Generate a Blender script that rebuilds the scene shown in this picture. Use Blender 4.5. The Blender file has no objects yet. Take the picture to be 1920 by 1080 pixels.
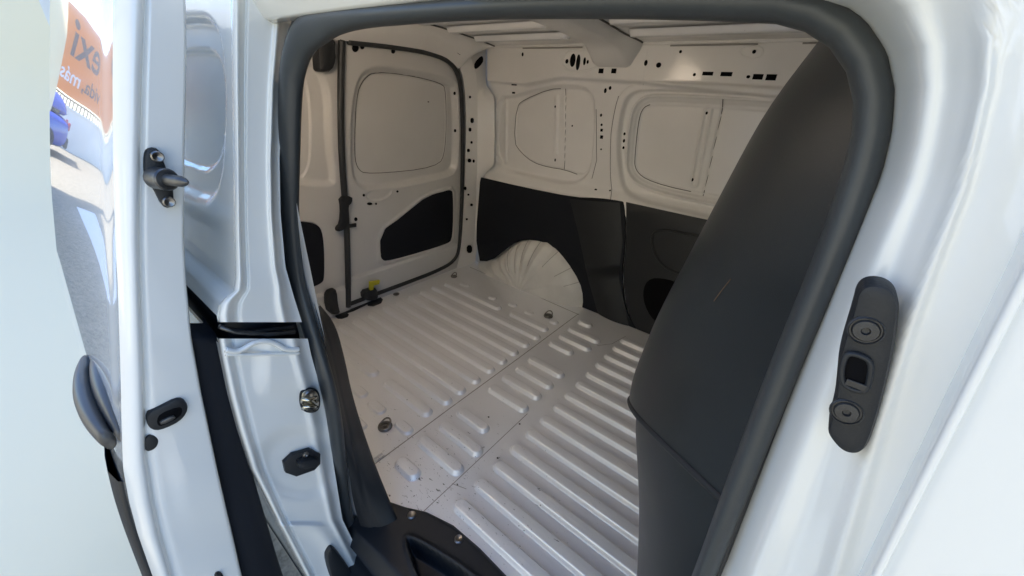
import bpy, bmesh, math, random
import numpy as np
from mathutils import Vector, Matrix
from mathutils.geometry import tessellate_polygon
random.seed(7); np.random.seed(7)
SC = bpy.context.scene
COL = SC.collection
# ---------------------------------------------------------------- camera
# vehicle axes: X forward, Y to the far (left) side, Z up, cargo floor at Z = 0, metres
CAM = np.array([1.60577, -0.96522, 0.99516]); YAW, PITCH, ROLL, FPX = 0.65517, 0.475368, 0.058443, 717.473
cy, sy, cp, sp, cr, sr = math.cos(YAW), math.sin(YAW), math.cos(PITCH), math.sin(PITCH), math.cos(ROLL), math.sin(ROLL)
FW = np.array([-sy*cp, cy*cp, -sp]); R0 = np.array([cy, sy, 0.0]); U0 = np.cross(R0, FW)
RT = cr*R0 + sr*U0; UP = -sr*R0 + cr*U0
cam = bpy.data.cameras.new('camera'); camo = bpy.data.objects.new('camera', cam); COL.objects.link(camo)
M = Matrix.Identity(4)
for i in range(3):
    M[i][0], M[i][1], M[i][2], M[i][3] = RT[i], UP[i], -FW[i], CAM[i]
camo.matrix_world = M
cam.sensor_fit = 'HORIZONTAL'; cam.sensor_width = 36.0; cam.lens = FPX/1920*36
cam.clip_start = 0.01; cam.clip_end = 400
SC.camera = camo
# ---------------------------------------------------------------- light
SUN_EL, SUN_AZ = math.radians(55), math.radians(-8)      # azimuth measured from +Y clockwise seen from above
w = bpy.data.worlds.new('World'); SC.world = w; w.use_nodes = True
nt = w.node_tree; bg = nt.nodes['Background']
sky = nt.nodes.new('ShaderNodeTexSky'); sky.sky_type = 'NISHITA'; sky.sun_disc = False
sky.sun_elevation = SUN_EL; sky.sun_rotation = SUN_AZ; sky.air_density = 1.0; sky.dust_density = .5; sky.ozone_density = 6.0
nt.links.new(sky.outputs[0], bg.inputs[0]); bg.inputs[1].default_value = 0.15
sun = bpy.data.lights.new('sun', 'SUN'); sun.energy = 3.3; sun.angle = math.radians(1.0); sun.color = (1, .96, .9)
suno = bpy.data.objects.new('sun', sun); COL.objects.link(suno)
sd = Vector((math.sin(SUN_AZ)*math.cos(SUN_EL), math.cos(SUN_AZ)*math.cos(SUN_EL), math.sin(SUN_EL)))
suno.rotation_euler = sd.to_track_quat('Z', 'Y').to_euler(); suno.location = sd*20
vs = SC.view_settings; vs.view_transform = 'Standard'; vs.look = 'None'; vs.gamma = 1; vs.exposure = 1.85; vs.use_curve_mapping = False
SC.render.engine = 'CYCLES'; cyc = SC.cycles
cyc.max_bounces = 10; cyc.diffuse_bounces = 7; cyc.glossy_bounces = 5; cyc.sample_clamp_indirect = 6; cyc.caustics_reflective = False; cyc.caustics_refractive = False
# ---------------------------------------------------------------- helpers: measuring
def hit(px, ax, val):
    d = FW + (px[0]-960)/FPX*RT - (px[1]-540)/FPX*UP
    t = (val-CAM[ax])/d[ax]
    return CAM + t*d
def hity(pts, Y): return [(q[0], q[2]) for q in (hit(a, 1, Y) for a in pts)]
def hitz(pts, Z=0.0): return [(q[0], q[1]) for q in (hit(a, 2, Z) for a in pts)]
def hitx(pts, X): return [(q[1], q[2]) for q in (hit(a, 0, X) for a in pts)]
REAR_LEAN = 0.078
def hit_rear(px, x0=0.0):
    z = .5
    for _ in range(8):
        q = hit(px, 0, REAR_LEAN*z + x0); z = q[2]
    return q
def rear(pts, x0=0.0): return [(q[1], q[2]) for q in (hit_rear(a, x0) for a in pts)]
def side_y(z): return -0.735 + 0.035*min(max((z-.45)/.6, 0), 1.3)**1.5
def hit_side(px, off=0.0):
    z = .6
    for _ in range(12):
        q = hit(px, 1, side_y(z)+off); z = .5*z+.5*q[2]
    return q
def smooth_closed(P, n=2):
    P = [np.array(a, float) for a in P]
    for _ in range(n):
        Q = []
        for i in range(len(P)):
            a, b = P[i], P[(i+1) % len(P)]
            Q += [.75*a+.25*b, .25*a+.75*b]
        P = Q
    return P
def smooth_open(P, n=2):
    P = [np.array(a, float) for a in P]
    for _ in range(n):
        Q = [P[0]]
        for i in range(len(P)-1):
            a, b = P[i], P[i+1]
            Q += [.75*a+.25*b, .25*a+.75*b]
        P = Q + [P[-1]]
    return P
def catmull(P, n):
    P = np.array(P, float); Q = []
    for i in range(len(P)-1):
        a, b, c, d = P[max(i-1, 0)], P[i], P[i+1], P[min(i+2, len(P)-1)]
        for t in np.arange(n)/n: Q.append(.5*(2*b+(c-a)*t+(2*a-5*b+4*c-d)*t*t+(3*b-a-3*c+d)*t**3))
    return np.array(Q+[P[-1]])
def resample(P, n):
    P = np.array(P, float); s = np.r_[0, np.cumsum(np.linalg.norm(np.diff(P, axis=0), axis=1))]
    t = np.linspace(0, s[-1], n)
    return np.stack([np.interp(t, s, P[:, k]) for k in range(P.shape[1])], 1)
def sstep(x): x = np.clip(x, 0, 1); return x*x*(3-2*x)
def sd_poly(u, v, poly):
    poly = np.array(poly, float); d = np.full(u.shape, 1e9); ins = np.zeros(u.shape, bool)
    for i in range(len(poly)):
        a = poly[i]; b = poly[(i+1) % len(poly)]; e = b-a; L = e@e + 1e-12
        t = np.clip(((u-a[0])*e[0]+(v-a[1])*e[1])/L, 0, 1)
        d = np.minimum(d, np.hypot(u-a[0]-t*e[0], v-a[1]-t*e[1]))
        c = ((a[1] > v) != (b[1] > v)) & (u < (b[0]-a[0])*(v-a[1])/((b[1]-a[1]) or 1e-12)+a[0])
        ins ^= c
    return np.where(ins, -d, d)
def sd_line(u, v, pts):
    d = np.full(u.shape, 1e9)
    for a, b in zip(pts[:-1], pts[1:]):
        a = np.array(a); b = np.array(b); e = b-a; t = np.clip(((u-a[0])*e[0]+(v-a[1])*e[1])/(e@e+1e-12), 0, 1)
        d = np.minimum(d, np.hypot(u-a[0]-t*e[0], v-a[1]-t*e[1]))
    return d
def inside(sd, w): return sstep(-sd/w)                 # 0 at the outline, 1 from w inside
# ---------------------------------------------------------------- helpers: objects
def put(o, parent=None, loc=None):
    COL.objects.link(o)
    base = Vector((0, 0, 0))
    if parent is not None:
        o.parent = parent; q = parent
        while q is not None: base += q.location; q = q.parent
    o.location = Vector(loc or (0, 0, 0)) - base
    return o
def mesh(name, verts, faces, mat, parent=None, smooth=True, loc=None):
    me = bpy.data.meshes.new(name); me.from_pydata([tuple(map(float, v)) for v in verts], [], faces)
    me.materials.append(mat)
    bm = bmesh.new(); bm.from_mesh(me); bmesh.ops.recalc_face_normals(bm, faces=bm.faces); bm.to_mesh(me); bm.free()
    if smooth: me.polygons.foreach_set('use_smooth', [True]*len(me.polygons))
    return put(bpy.data.objects.new(name, me), parent, loc)
def grid_faces(nr, nc, closed=False, o=0):
    F = []
    for i in range(nr-1):
        for j in range(nc if closed else nc-1):
            k = (j+1) % nc
            F.append((o+i*nc+j, o+i*nc+k, o+(i+1)*nc+k, o+(i+1)*nc+j))
    return F
def loft(name, rows, mat, parent=None, closed=False, cap=False):
    nc = len(rows[0]); V = [p for r in rows for p in r]; F = grid_faces(len(rows), nc, closed)
    if cap: F += [tuple(range(nc))[::-1], tuple(range((len(rows)-1)*nc, len(rows)*nc))]
    return mesh(name, V, F, mat, parent)
def field(name, us, vs_, fn, mp, mat, parent=None):
    u, v = np.meshgrid(us, vs_); h = fn(u, v)
    x, y, z = mp(u, v, h); V = np.stack([x.ravel(), y.ravel(), z.ravel()], 1)
    nr, nc = u.shape; idx = np.arange(nr*nc).reshape(nr, nc)
    F = np.stack([idx[:-1, :-1], idx[:-1, 1:], idx[1:, 1:], idx[1:, :-1]], -1).reshape(-1, 4)
    me = bpy.data.meshes.new(name); me.from_pydata(V.tolist(), [], F.tolist()); me.materials.append(mat)
    me.polygons.foreach_set('use_smooth', [True]*len(me.polygons))
    return put(bpy.data.objects.new(name, me), parent)
def sweep(name, path, ra, rb, mat, parent=None, n=16, closed=False, cap=True, ref=(0, 1, 0), shape=None):
    P = [np.array(p, float) for p in path]; N = len(P); V = []
    ra = [ra]*N if np.isscalar(ra) else ra; rb = [rb]*N if np.isscalar(rb) else rb
    for i in range(N):
        a = P[(i-1) % N] if (closed or i > 0) else P[i]; b = P[(i+1) % N] if (closed or i < N-1) else P[i]
        t = b-a; t /= (np.linalg.norm(t)+1e-12); s = np.cross(t, ref); s /= (np.linalg.norm(s)+1e-12); q = np.cross(s, t)
        for k in range(n):
            an = 2*math.pi*k/n; c, d = math.cos(an), math.sin(an)
            if shape: c, d = shape(c, d)
            V.append(P[i]+s*c*ra[i]+q*d*rb[i])
    F = grid_faces(N, n, True)
    if closed: F += [((N-1)*n+j, (N-1)*n+(j+1) % n, (j+1) % n, j) for j in range(n)]
    elif cap: F += [tuple(range(n))[::-1], tuple(range((N-1)*n, N*n))]
    return mesh(name, V, F, mat, parent)
def poly_inset(P, d):
    P = [np.array(a, float) for a in P]; n = len(P)
    area = sum(P[i][0]*P[(i+1) % n][1]-P[(i+1) % n][0]*P[i][1] for i in range(n))
    s = 1 if area > 0 else -1; out = []
    for i in range(n):
        e = P[(i+1) % n]-P[i-1]; L = np.linalg.norm(e)+1e-12
        out.append(P[i]+s*d*np.array([-e[1], e[0]])/L)
    return out
def plate(name, poly, mp, t, mat, parent=None, bevel=None, rnd=2):
    """an outline in a plane given thickness t and rounded edges; mp(u, v, h) -> xyz"""
    P = smooth_closed(poly, rnd) if rnd else [np.array(a, float) for a in poly]
    b = bevel if bevel is not None else t*.35
    rings = [(0, 0), (0, t-b), (b*.3, t-b*.3), (b, t)]
    V = []; n = len(P)
    for ins, h in rings:
        for a in (poly_inset(P, ins) if ins else P): V.append(mp(a[0], a[1], h))
    F = grid_faces(len(rings), n, True)
    top = poly_inset(P, b)
    for tri in tessellate_polygon([[Vector((a[0], a[1], 0)) for a in top]]): F.append(tuple(3*n+i for i in tri))
    o = mesh(name, V, F, mat, parent)
    o.data.set_sharp_from_angle(angle=math.radians(40))
    return o
def lathe(name, prof, mat, parent, loc, nrm, n=20):
    nrm = np.array(nrm, float); nrm /= np.linalg.norm(nrm)
    a = np.cross(nrm, (0, 0, 1)) if abs(nrm[2]) < .9 else np.cross(nrm, (1, 0, 0)); a /= np.linalg.norm(a); b = np.cross(nrm, a)
    V = []
    for r, h in prof:
        for k in range(n):
            an = 2*math.pi*k/n; V.append(a*r*math.cos(an)+b*r*math.sin(an)+nrm*h)
    F = grid_faces(len(prof), n, True) + [tuple(range((len(prof)-1)*n, len(prof)*n))]
    o = mesh(name, V, F, mat, parent, loc=loc); o.data.set_sharp_from_angle(angle=math.radians(35)); return o
def box(name, c, s, mat, parent=None, bevel=.002, rot=None):
    bm = bmesh.new(); bmesh.ops.create_cube(bm, size=1); bmesh.ops.scale(bm, vec=s, verts=bm.verts)
    if bevel: bmesh.ops.bevel(bm, geom=bm.edges[:], offset=min(bevel, min(s)*.45), segments=2, affect='EDGES', profile=.5)
    if rot is not None: bmesh.ops.rotate(bm, cent=(0, 0, 0), matrix=Matrix(rot).to_3x3(), verts=bm.verts)
    me = bpy.data.meshes.new(name); bm.to_mesh(me); bm.free(); me.materials.append(mat)
    return put(bpy.data.objects.new(name, me), parent, c)
def thing(name, label, cat, loc=(0, 0, 0), group=None):
    o = bpy.data.objects.new(name, None); o.empty_display_size = .2; COL.objects.link(o); o.location = loc
    o['label'] = label; o['category'] = cat
    if group: o['group'] = group
    return o
# ---------------------------------------------------------------- materials
def material(name, col, rough=.5, metal=0.0, coat=0.0, bump=0.0, bscale=300.0, var=0.0, vscale=6.0, spec=.5, dirt=None, coat_rough=.05):
    m = bpy.data.materials.new(name); m.use_nodes = True; t = m.node_tree; b = t.nodes['Principled BSDF']
    b.inputs['Base Color'].default_value = (*col, 1); b.inputs['Roughness'].default_value = rough; b.inputs['Metallic'].default_value = metal
    b.inputs['Coat Weight'].default_value = coat; b.inputs['Coat Roughness'].default_value = coat_rough; b.inputs['Specular IOR Level'].default_value = spec
    g = t.nodes.new('ShaderNodeNewGeometry')
    last = None
    if var > 0:
        n = t.nodes.new('ShaderNodeTexNoise'); n.inputs['Scale'].default_value = vscale; n.inputs['Detail'].default_value = 5
        t.links.new(g.outputs['Position'], n.inputs['Vector'])
        r = t.nodes.new('ShaderNodeMapRange'); r.inputs['From Min'].default_value = .3; r.inputs['From Max'].default_value = .7
        r.inputs['To Min'].default_value = 1-var; r.inputs['To Max'].default_value = 1+var*.4
        t.links.new(n.outputs['Fac'], r.inputs['Value'])
        mx = t.nodes.new('ShaderNodeVectorMath'); mx.operation = 'SCALE'; mx.inputs[0].default_value = col
        t.links.new(r.outputs[0], mx.inputs['Scale']); t.links.new(mx.outputs[0], b.inputs['Base Color']); last = mx.outputs[0]
        rr = t.nodes.new('ShaderNodeMapRange'); rr.inputs['To Min'].default_value = max(rough-.08, .02); rr.inputs['To Max'].default_value = rough+.1
        t.links.new(n.outputs['Fac'], rr.inputs['Value']); t.links.new(rr.outputs[0], b.inputs['Roughness'])
    if bump > 0:
        n2 = t.nodes.new('ShaderNodeTexNoise'); n2.inputs['Scale'].default_value = bscale; n2.inputs['Detail'].default_value = 3
        t.links.new(g.outputs['Position'], n2.inputs['Vector'])
        bp = t.nodes.new('ShaderNodeBump'); bp.inputs['Strength'].default_value = bump; bp.inputs['Distance'].default_value = .001
        t.links.new(n2.outputs['Fac'], bp.inputs['Height']); t.links.new(bp.outputs[0], b.inputs['Normal'])
    if dirt: dirt(t, b, g, last)
    return m
def ramp_mask(t, src, lo, hi):
    r = t.nodes.new('ShaderNodeMapRange'); r.inputs['From Min'].default_value = lo; r.inputs['From Max'].default_value = hi
    t.links.new(src, r.inputs['Value']); return r.outputs[0]
def mathn(t, op, a, b):
    n = t.nodes.new('ShaderNodeMath'); n.operation = op
    for i, x in enumerate((a, b)):
        if isinstance(x, (int, float)): n.inputs[i].default_value = x
        else: t.links.new(x, n.inputs[i])
    return n.outputs[0]
def floor_dirt(t, b, g, last):
    # scuffs and small chips, thickest round the loading edge of the floor
    sep = t.nodes.new('ShaderNodeSeparateXYZ'); t.links.new(g.outputs['Position'], sep.inputs[0])
    mp = t.nodes.new('ShaderNodeMapping'); mp.inputs['Rotation'].default_value = (0, 0, .6); mp.inputs['Scale'].default_value = (60, 190, 60)
    t.links.new(g.outputs['Position'], mp.inputs['Vector'])
    n = t.nodes.new('ShaderNodeTexNoise'); n.inputs['Scale'].default_value = 1.0; n.inputs['Detail'].default_value = 6; n.inputs['Distortion'].default_value = 1.2
    t.links.new(mp.outputs[0], n.inputs['Vector'])
    big = t.nodes.new('ShaderNodeTexNoise'); big.inputs['Scale'].default_value = 9; big.inputs['Detail'].default_value = 3; t.links.new(g.outputs['Position'], big.inputs['Vector'])
    vd = t.nodes.new('ShaderNodeVectorMath'); vd.operation = 'DISTANCE'; t.links.new(g.outputs['Position'], vd.inputs[0]); vd.inputs[1].default_value = (1.02, -.60, 0)
    near = ramp_mask(t, vd.outputs['Value'], .55, .04)
    thr = mathn(t, 'ADD', mathn(t, 'MULTIPLY', near, .10), mathn(t, 'MULTIPLY', big.outputs['Fac'], .10))
    val = mathn(t, 'ADD', n.outputs['Fac'], thr)
    mask = ramp_mask(t, val, .785, .82)
    mix = t.nodes.new('ShaderNodeMix'); mix.data_type = 'RGBA'; mix.inputs['B'].default_value = (.10, .11, .10, 1)
    t.links.new(mask, mix.inputs['Factor']); t.links.new(last, mix.inputs['A'])
    t.links.new(mix.outputs['Result'], b.inputs['Base Color'])
PAINT = material('white_body_paint', (.80, .81, .785), .16, coat=.8, var=.02, vscale=3)
PAINT_DOOR = material('white_door_paint', (.80, .81, .80), .12, coat=1.0, coat_rough=.015, spec=.6)
PAINT_IN = material('inner_white_paint', (.80, .79, .77), .38, coat=.25, coat_rough=.15, var=.05, vscale=5, bump=.05, bscale=60)
PAINT_FLOOR = material('floor_white_paint', (.89, .90, .91), .37, metal=.28, coat=.5, coat_rough=.1, var=.03, vscale=2.5, dirt=floor_dirt)
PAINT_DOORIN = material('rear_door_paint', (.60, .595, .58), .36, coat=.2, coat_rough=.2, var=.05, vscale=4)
ARCHP = material('arch_paint', (.70, .69, .66), .42, coat=.15, coat_rough=.3, var=.12, vscale=9)
SEAMM = material('sealant_grey', (.30, .29, .27), .6)
SEAMD = material('dark_gap', (.10, .095, .09), .8)
BLACK = material('black_hard_plastic', (.016, .018, .021), .5, spec=.4, bump=.25, bscale=900, var=.1, vscale=8)
BOARD = material('black_board', (.009, .011, .016), .75, spec=.25, bump=.2, bscale=500, var=.15, vscale=5)
PARTM = material('partition_vinyl', (.019, .023, .026), .36, bump=.14, bscale=900, var=.25, vscale=7)
RUBBER = material('seal_rubber', (.040, .045, .048), .40, bump=.12, bscale=500, var=.08, vscale=12)
RUBBER_D = material('seal_lip_rubber', (.025, .027, .029), .5)
HOLE = material('dark_void', (.004, .004, .005), .9, spec=.1)
STEEL = material('dark_steel', (.28, .27, .26), .35, metal=1, var=.25, vscale=60)
ZINC = material('zinc_steel', (.72, .68, .56), .22, metal=1, var=.2, vscale=80)
SCREW = material('screw_black_steel', (.12, .12, .12), .35, metal=.7, var=.3, vscale=120)
SCREWB = material('black_screw', (.025, .025, .026), .38, bump=.3, bscale=1500, var=.3, vscale=300)
HANDLE = material('handle_grey_plastic', (.085, .08, .074), .33, bump=.1, bscale=800)
LAMP = material('lamp_lens', (.9, .8, .6), .4); LAMP.node_tree.nodes['Principled BSDF'].inputs['Emission Color'].default_value = (1, .6, .3, 1); LAMP.node_tree.nodes['Principled BSDF'].inputs['Emission Strength'].default_value = 4
YELLOW = material('yellow_plastic', (.55, .50, .03), .5)
# ---------------------------------------------------------------- setting
GZ = -0.57
def sheet(name, x0, x1, y0, y1, z, mat):
    o = mesh(name, [(x0, y0, z), (x1, y0, z), (x1, y1, z), (x0, y1, z)], [(0, 1, 2, 3)], mat, smooth=False); o['kind'] = 'structure'; return o
def paving(t, b, g, last):
    n = t.nodes.new('ShaderNodeTexNoise'); n.inputs['Scale'].default_value = 22; n.inputs['Detail'].default_value = 8; n.inputs['Roughness'].default_value = .75
    t.links.new(g.outputs['Position'], n.inputs['Vector'])
    r = t.nodes.new('ShaderNodeValToRGB'); e = r.color_ramp.elements
    e[0].position = .3; e[0].color = (.10, .088, .065, 1); e[1].position = .7; e[1].color = (.36, .325, .25, 1)
    t.links.new(n.outputs['Fac'], r.inputs[0]); t.links.new(r.outputs[0], b.inputs['Base Color'])
PAVE = material('beige_paving', (.4, .37, .3), .8, bump=.6, bscale=60, dirt=paving)
WHITEL = material('white_road_paint', (.8, .8, .78), .7)
PALE = material('pale_backdrop_paper', (.86, .75, .53), .9, spec=.1)
sheet('ground', -60, 60, -60, 60, GZ, PAVE)
cove = [(.0, GZ+.004), (-5.5, GZ+.004)]+[(-5.5-2.5*math.sin(t), GZ+.004+2.5*(1-math.cos(t))) for t in np.linspace(.1, 1.2, 10)]+[(-9, 5)]
rowsb = [[(x, y, z) for y in (float(np.interp(x, [-9, -7.9, -5.5, -4, 1.2], [-.95, -1.13, -1.34, -1.39, -1.54])), -1.0 if x > -.2 else 0, -.98 if x > -.2 else 1.5, -.97 if x > -.2 else 3)] for x, z in [(1.2, GZ+.004), (-.15, GZ+.004), (-.25, GZ+.004), (-4, GZ+.004)]+cove[1:]]
ln_ = sheet('painted_line', -7.5, -3.2, -2.5, -2.1, GZ+.004, WHITEL)
bw = loft('pale_backdrop', rowsb, PALE); bw['kind'] = 'structure'
shade_screen = loft('pale_backdrop', [[(-.3, 3, GZ), (-.3, 3.2, 8)], [(-9, 3, GZ), (-9, 3.2, 8)]], PALE); shade_screen['kind'] = 'structure'  # unseen side screen, added to keep the sun off the backdrop floor
# ---------------------------------------------------------------- the van
van = thing('panel_van', 'white panel van seen through its open side door into the empty cargo bay', 'van', (0.8, 0, GZ))
xz = lambda Y, s=1: (lambda u, v, h: (u, Y - s*h, v))      # wall plane, h towards the camera
# --- floor
def floor_y0(x): return float(np.interp(x, [-.03, .93, 1.02, 1.16, 1.33, 1.9], [-.735, -.735, -.635, -.585, -.585, -.585]))
floor = mesh('cargo_floor', [(x, y, 0) for x in np.linspace(-.03, 1.9, 40) for y in np.linspace(floor_y0(x), .70, 30)],
             grid_faces(40, 30), PAINT_FLOOR, van)
RIBS = {}
def rib_mesh(L, W, H):
    key = (round(L, 3), W, H)
    if key in RIBS: return RIBS[key]
    rings = 15; n = 12; V = []; F = []
    half = max(L/2-W/2, 0)
    for i in range(rings):
        t = i/(rings-1); r = W/2*(1-t)+.0005; h = H*float(sstep(t*2.5))*(1-.06*(1-t)) + .0006
        for s in (1, -1):
            for k in range(n):
                an = -math.pi/2+math.pi*k/(n-1)
                V.append((s*(half+r*math.cos(an)), s*r*math.sin(an), h))
    F = grid_faces(rings, 2*n, True) + [tuple(range((rings-1)*2*n, rings*2*n))]
    me = bpy.data.meshes.new('floor_rib'); me.from_pydata(V, [], F); me.materials.append(PAINT_FLOOR)
    me.polygons.foreach_set('use_smooth', [True]*len(me.polygons)); RIBS[key] = me
    return me
def rib(x0, x1, y, W=.046, H=.0145, name='floor_rib', parent=floor):
    return put(bpy.data.objects.new(name, rib_mesh(x1-x0, W, H)), parent, ((x0+x1)/2, y, 0))
rowy = [-.283, -.213, -.135, -.052, .024, .102, .180, .262]
for i, y in enumerate(rowy): rib(.105, .838, y)
rib(.125, .540, .338); rib(.60, .828, .343)
rib(.575, .828, -.365); rib(.20, .523, -.370)
for x0, x1, y in [(.18, .245, .405), (.405, .455, .40), (.53, .58, .417), (.64, .69, .414), (.78, .83, .427),
                  (.515, .592, -.46), (.62, .705, -.463), (.765, .842, -.456), (.30, .40, -.46), (.62, .72, -.545), (.30, .42, -.545)]: rib(x0, x1, y, .040, .009)
for x0, x1, y in [(.888, .966, .518), (.886, 1.056, .428), (.887, 1.054, .348), (.887, 1.01, .27), (.886, 1.061, .114), (.886, 1.063, .032),
                  (.881, 1.062, -.046), (.881, 1.063, -.127), (.881, 1.02, -.286), (.881, 1.065, -.366), (.877, 1.067, -.45), (.89, .985, -.543)]: rib(x0, x1, y)
for k in range(14): rib(1.115, 1.85, -.521+.0798*k, .044)
def seam(pts, wdt, name='floor_seam', parent=floor, h=.0007, mat=SEAMM):
    P = [np.array(a, float) for a in pts]; V = []
    for i, a in enumerate(P):
        e = P[min(i+1, len(P)-1)]-P[max(i-1, 0)]; n_ = np.array([-e[1], e[0]])/np.linalg.norm(e)*wdt/2
        V += [(*(a+n_), h), (*(a-n_), h)]
    return mesh(name, V, [(2*i, 2*i+1, 2*i+3, 2*i+2) for i in range(len(P)-1)], mat, parent)
seam([(.852, .585), (.853, .1), (.851, -.3), (.852, -.70)], .0035)
seam([(1.068, -.135), (1.070, -.40), (1.071, -.62)], .0022)
seam([(1.056, .40), (1.10, .46), (1.12, .56)], .002)
seam([(1.068, -.49), (1.11, -.475)], .0016)
seam([(.06, .602), (.45, .592), (.86, .578)], .004)
# raised lap of the two floor sheets near the door
for dx in (0, .012): sweep('floor_flange', [(.836+dx, -.56, .001), (.838+dx, -.70, .001)], .0035, .003, PAINT_FLOOR, floor, n=8)
def tie_ring(px, r=.02):
    q = hit(px, 2, .004)
    o = lathe('tie_down_ring', [(r*1.15, 0), (r*1.15, .003), (r*.95, .006), (r*.55, .006), (r*.5, .002), (r*.3, .002), (r*.28, .008), (0.001, .009)], STEEL, floor, (q[0], q[1], .0012), (0, 0, 1))
    P = [(q[0]+r*.95*math.cos(a), q[1]+r*.95*math.sin(a), .008+.016*max(0, math.sin(a))) for a in np.linspace(0, 2*math.pi, 18)[:-1]]
    sweep('ring_loop', P, .0028, .0028, STEEL, floor, n=8, closed=True, ref=(0, 0, 1))
for px in [(722, 799), (1028, 592), (851, 518)]: tie_ring(px, .02 if px[0] != 851 else .016)
q = hit((743, 552), 2, 0); lathe('floor_plug', [(.016, 0), (.016, .003), (.010, .006), (.001, .006)], STEEL, floor, (q[0], q[1], .0008), (0, 0, 1))
for px in [(772, 602), (722, 547), (974, 798), (933, 862), (916, 785)]:
    q = hit(px, 2, 0); lathe('floor_hole', [(.0032, .0), (.0026, .0012), (.0004, .0012)], HOLE, floor, (q[0], q[1], .001 if px[1] < 700 else .0075), (0, 0, 1), n=10)
# --- far side wall
YW = .70
rail = hity([(905, 163), (985, 162), (1050, 150), (1210, 160), (1450, 188), (1640, 210)], .665)
rail_poly = [(.06, 1.4), (.108, 1.25)] + [(.112, 1.022)] + rail[1:] + [(2.0, 1.0), (2.0, 1.4)]
pk1 = smooth_closed(hity([(930, 178), (965, 178), (1027, 157), (1092, 156), (1113, 172), (1120, 195), (1114, 300), (1104, 335), (1070, 350), (1000, 335), (926, 316)], .71))
in1 = smooth_closed(hity([(1100, 166), (1058, 166), (1030, 167), (984, 186), (968, 198), (963, 267), (977, 287), (999, 305), (1029, 314), (1057, 318), (1090, 330), (1104, 318), (1112, 290), (1115, 195)], .72), 1)
ln1 = hity([(1058.5, 166), (1056, 318)], .72); rb1 = hity([(1042, 184), (1040, 288)], .72)
c1 = hity([(1147, 390), (1144, 330), (1143, 270), (1150, 205), (1163, 172), (1185, 156), (1215, 152), (1450, 160), (1700, 180), (1500, 470), (1200, 420)], .70)
c2 = hity([(1165, 352), (1158, 300), (1157, 255), (1167, 195), (1182, 172), (1215, 165), (1460, 178), (1700, 200), (1500, 445), (1230, 385), (1185, 370)], .70)
c3 = hity([(1178, 325), (1180, 280), (1187, 215), (1200, 192), (1225, 184), (1460, 196), (1700, 215), (1480, 400), (1340, 380), (1215, 352)], .71)
c1, c2, c3 = smooth_closed(c1), smooth_closed(c2), smooth_closed(c3)
ln2 = hity([(1356, 186), (1316, 369)], .72); rb2 = [hity([(1325, 208), (1299, 346)], .72)]
vr = hity([(944, 190), (943, 305)], .70)
belt = np.array(hity([(880, 330), (1165, 378), (1320, 410), (1500, 450)], .69)); 
def wall_h(u, v):
    h = np.zeros_like(u)
    h += .045*inside(sd_poly(u, v, rail_poly), .014)
    h -= .024*inside(sd_poly(u, v, pk1), .020)
    h -= .006*inside(sd_poly(u, v, in1), .004)
    h -= .005*(1-sstep(sd_line(u, v, ln1)/.004)); h += .005*(1-sstep((sd_line(u, v, rb1)-.004)/.012))
    h += .009*inside(sd_poly(u, v, c1), .010)
    h -= .032*inside(sd_poly(u, v, c2), .010)
    h += .018*(1-sstep(np.abs(sd_poly(u, v, c3)-.012)/.010))
    h -= .010*inside(sd_poly(u, v, c3), .012); h -= .005*inside(sd_poly(u, v, c3)+.020, .003)
    h -= .006*(1-sstep(sd_line(u, v, ln2)/.004)); h += .006*(1-sstep(np.abs(sd_line(u, v, rb2[0])-.012)/.006))
    zb = np.interp(u, belt[:, 0], belt[:, 1])
    led = sstep((zb+.055-v)/.06)*sstep((v-zb+.12)/.08)                       # ledge swelling inwards under the blank windows
    h += .032*led; h += .008*(1-sstep((sd_line(u, v, vr)-.004)/.010))*(v < 1.0)
    h += .012*sstep((.26-np.abs(u-.10))/.02)*0
    h += .0015*np.sin(u*37+v*11)*np.sin(v*29-u*7)*.3
    return h
wall = field('far_side_wall', np.linspace(.04, 1.9, 470), np.linspace(.0, 1.26, 320), wall_h, lambda u, v, h: (u, YW-h, v), PAINT_IN, van)
def wall_depth(px):
    q = hit(px, 1, YW)
    for _ in range(4):
        h = float(wall_h(np.array([[q[0]]]), np.array([[q[2]]]))[0, 0]); q = hit(px, 1, YW-h)
    return q
def wall_hole(px, wpx, hpx, rect=False, parent=wall, name='wall_hole', mat=HOLE):
    q = wall_depth(px); s = abs((q-CAM)@FW)/FPX; a, b = wpx*s/2, hpx*s/2
    if rect: pl = [(q[0]-a, q[2]-b), (q[0]+a, q[2]-b), (q[0]+a, q[2]+b), (q[0]-a, q[2]+b)]; rn = 0
    else: pl = [(q[0]+a*1.15*math.cos(t), q[2]+b*1.15*math.sin(t)) for t in np.linspace(0, 2*math.pi, 9)[:-1]]; rn = 1
    return plate(name, pl, lambda u, v, h: (u, q[1]+.001-h, v), .0022, mat, parent, bevel=.0006, rnd=rn)
for a in [(1074, 113, 11, 20), (1084, 117, 8, 24), (1063, 115, 6, 7), (1096, 115, 5, 12), (1102, 116, 4, 6), (1135, 150+20, 5, 8), (1144, 165, 5, 6), (1127, 216, 4, 5),
          (1128, 234, 4, 4), (1127, 280, 3, 3), (1171, 251, 4, 5), (1170, 264, 4, 6), (1169, 277, 4, 5), (1041, 200, 3, 4), (1041, 300, 3, 5), (1073, 236, 3, 3),
          (1235, 122, 9, 8), (1276, 97, 5, 5), (1302, 140, 5, 5), (1403, 144, 6, 5), (1414, 97, 6, 6), (1325, 212, 4, 5), (1298, 337, 4, 6), (1211, 118, 6, 9), (980, 102, 4, 6), (1117, 356, 5, 4), (1144, 357+1, 4, 4)]: wall_hole(a[:2], a[2], a[3])
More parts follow.
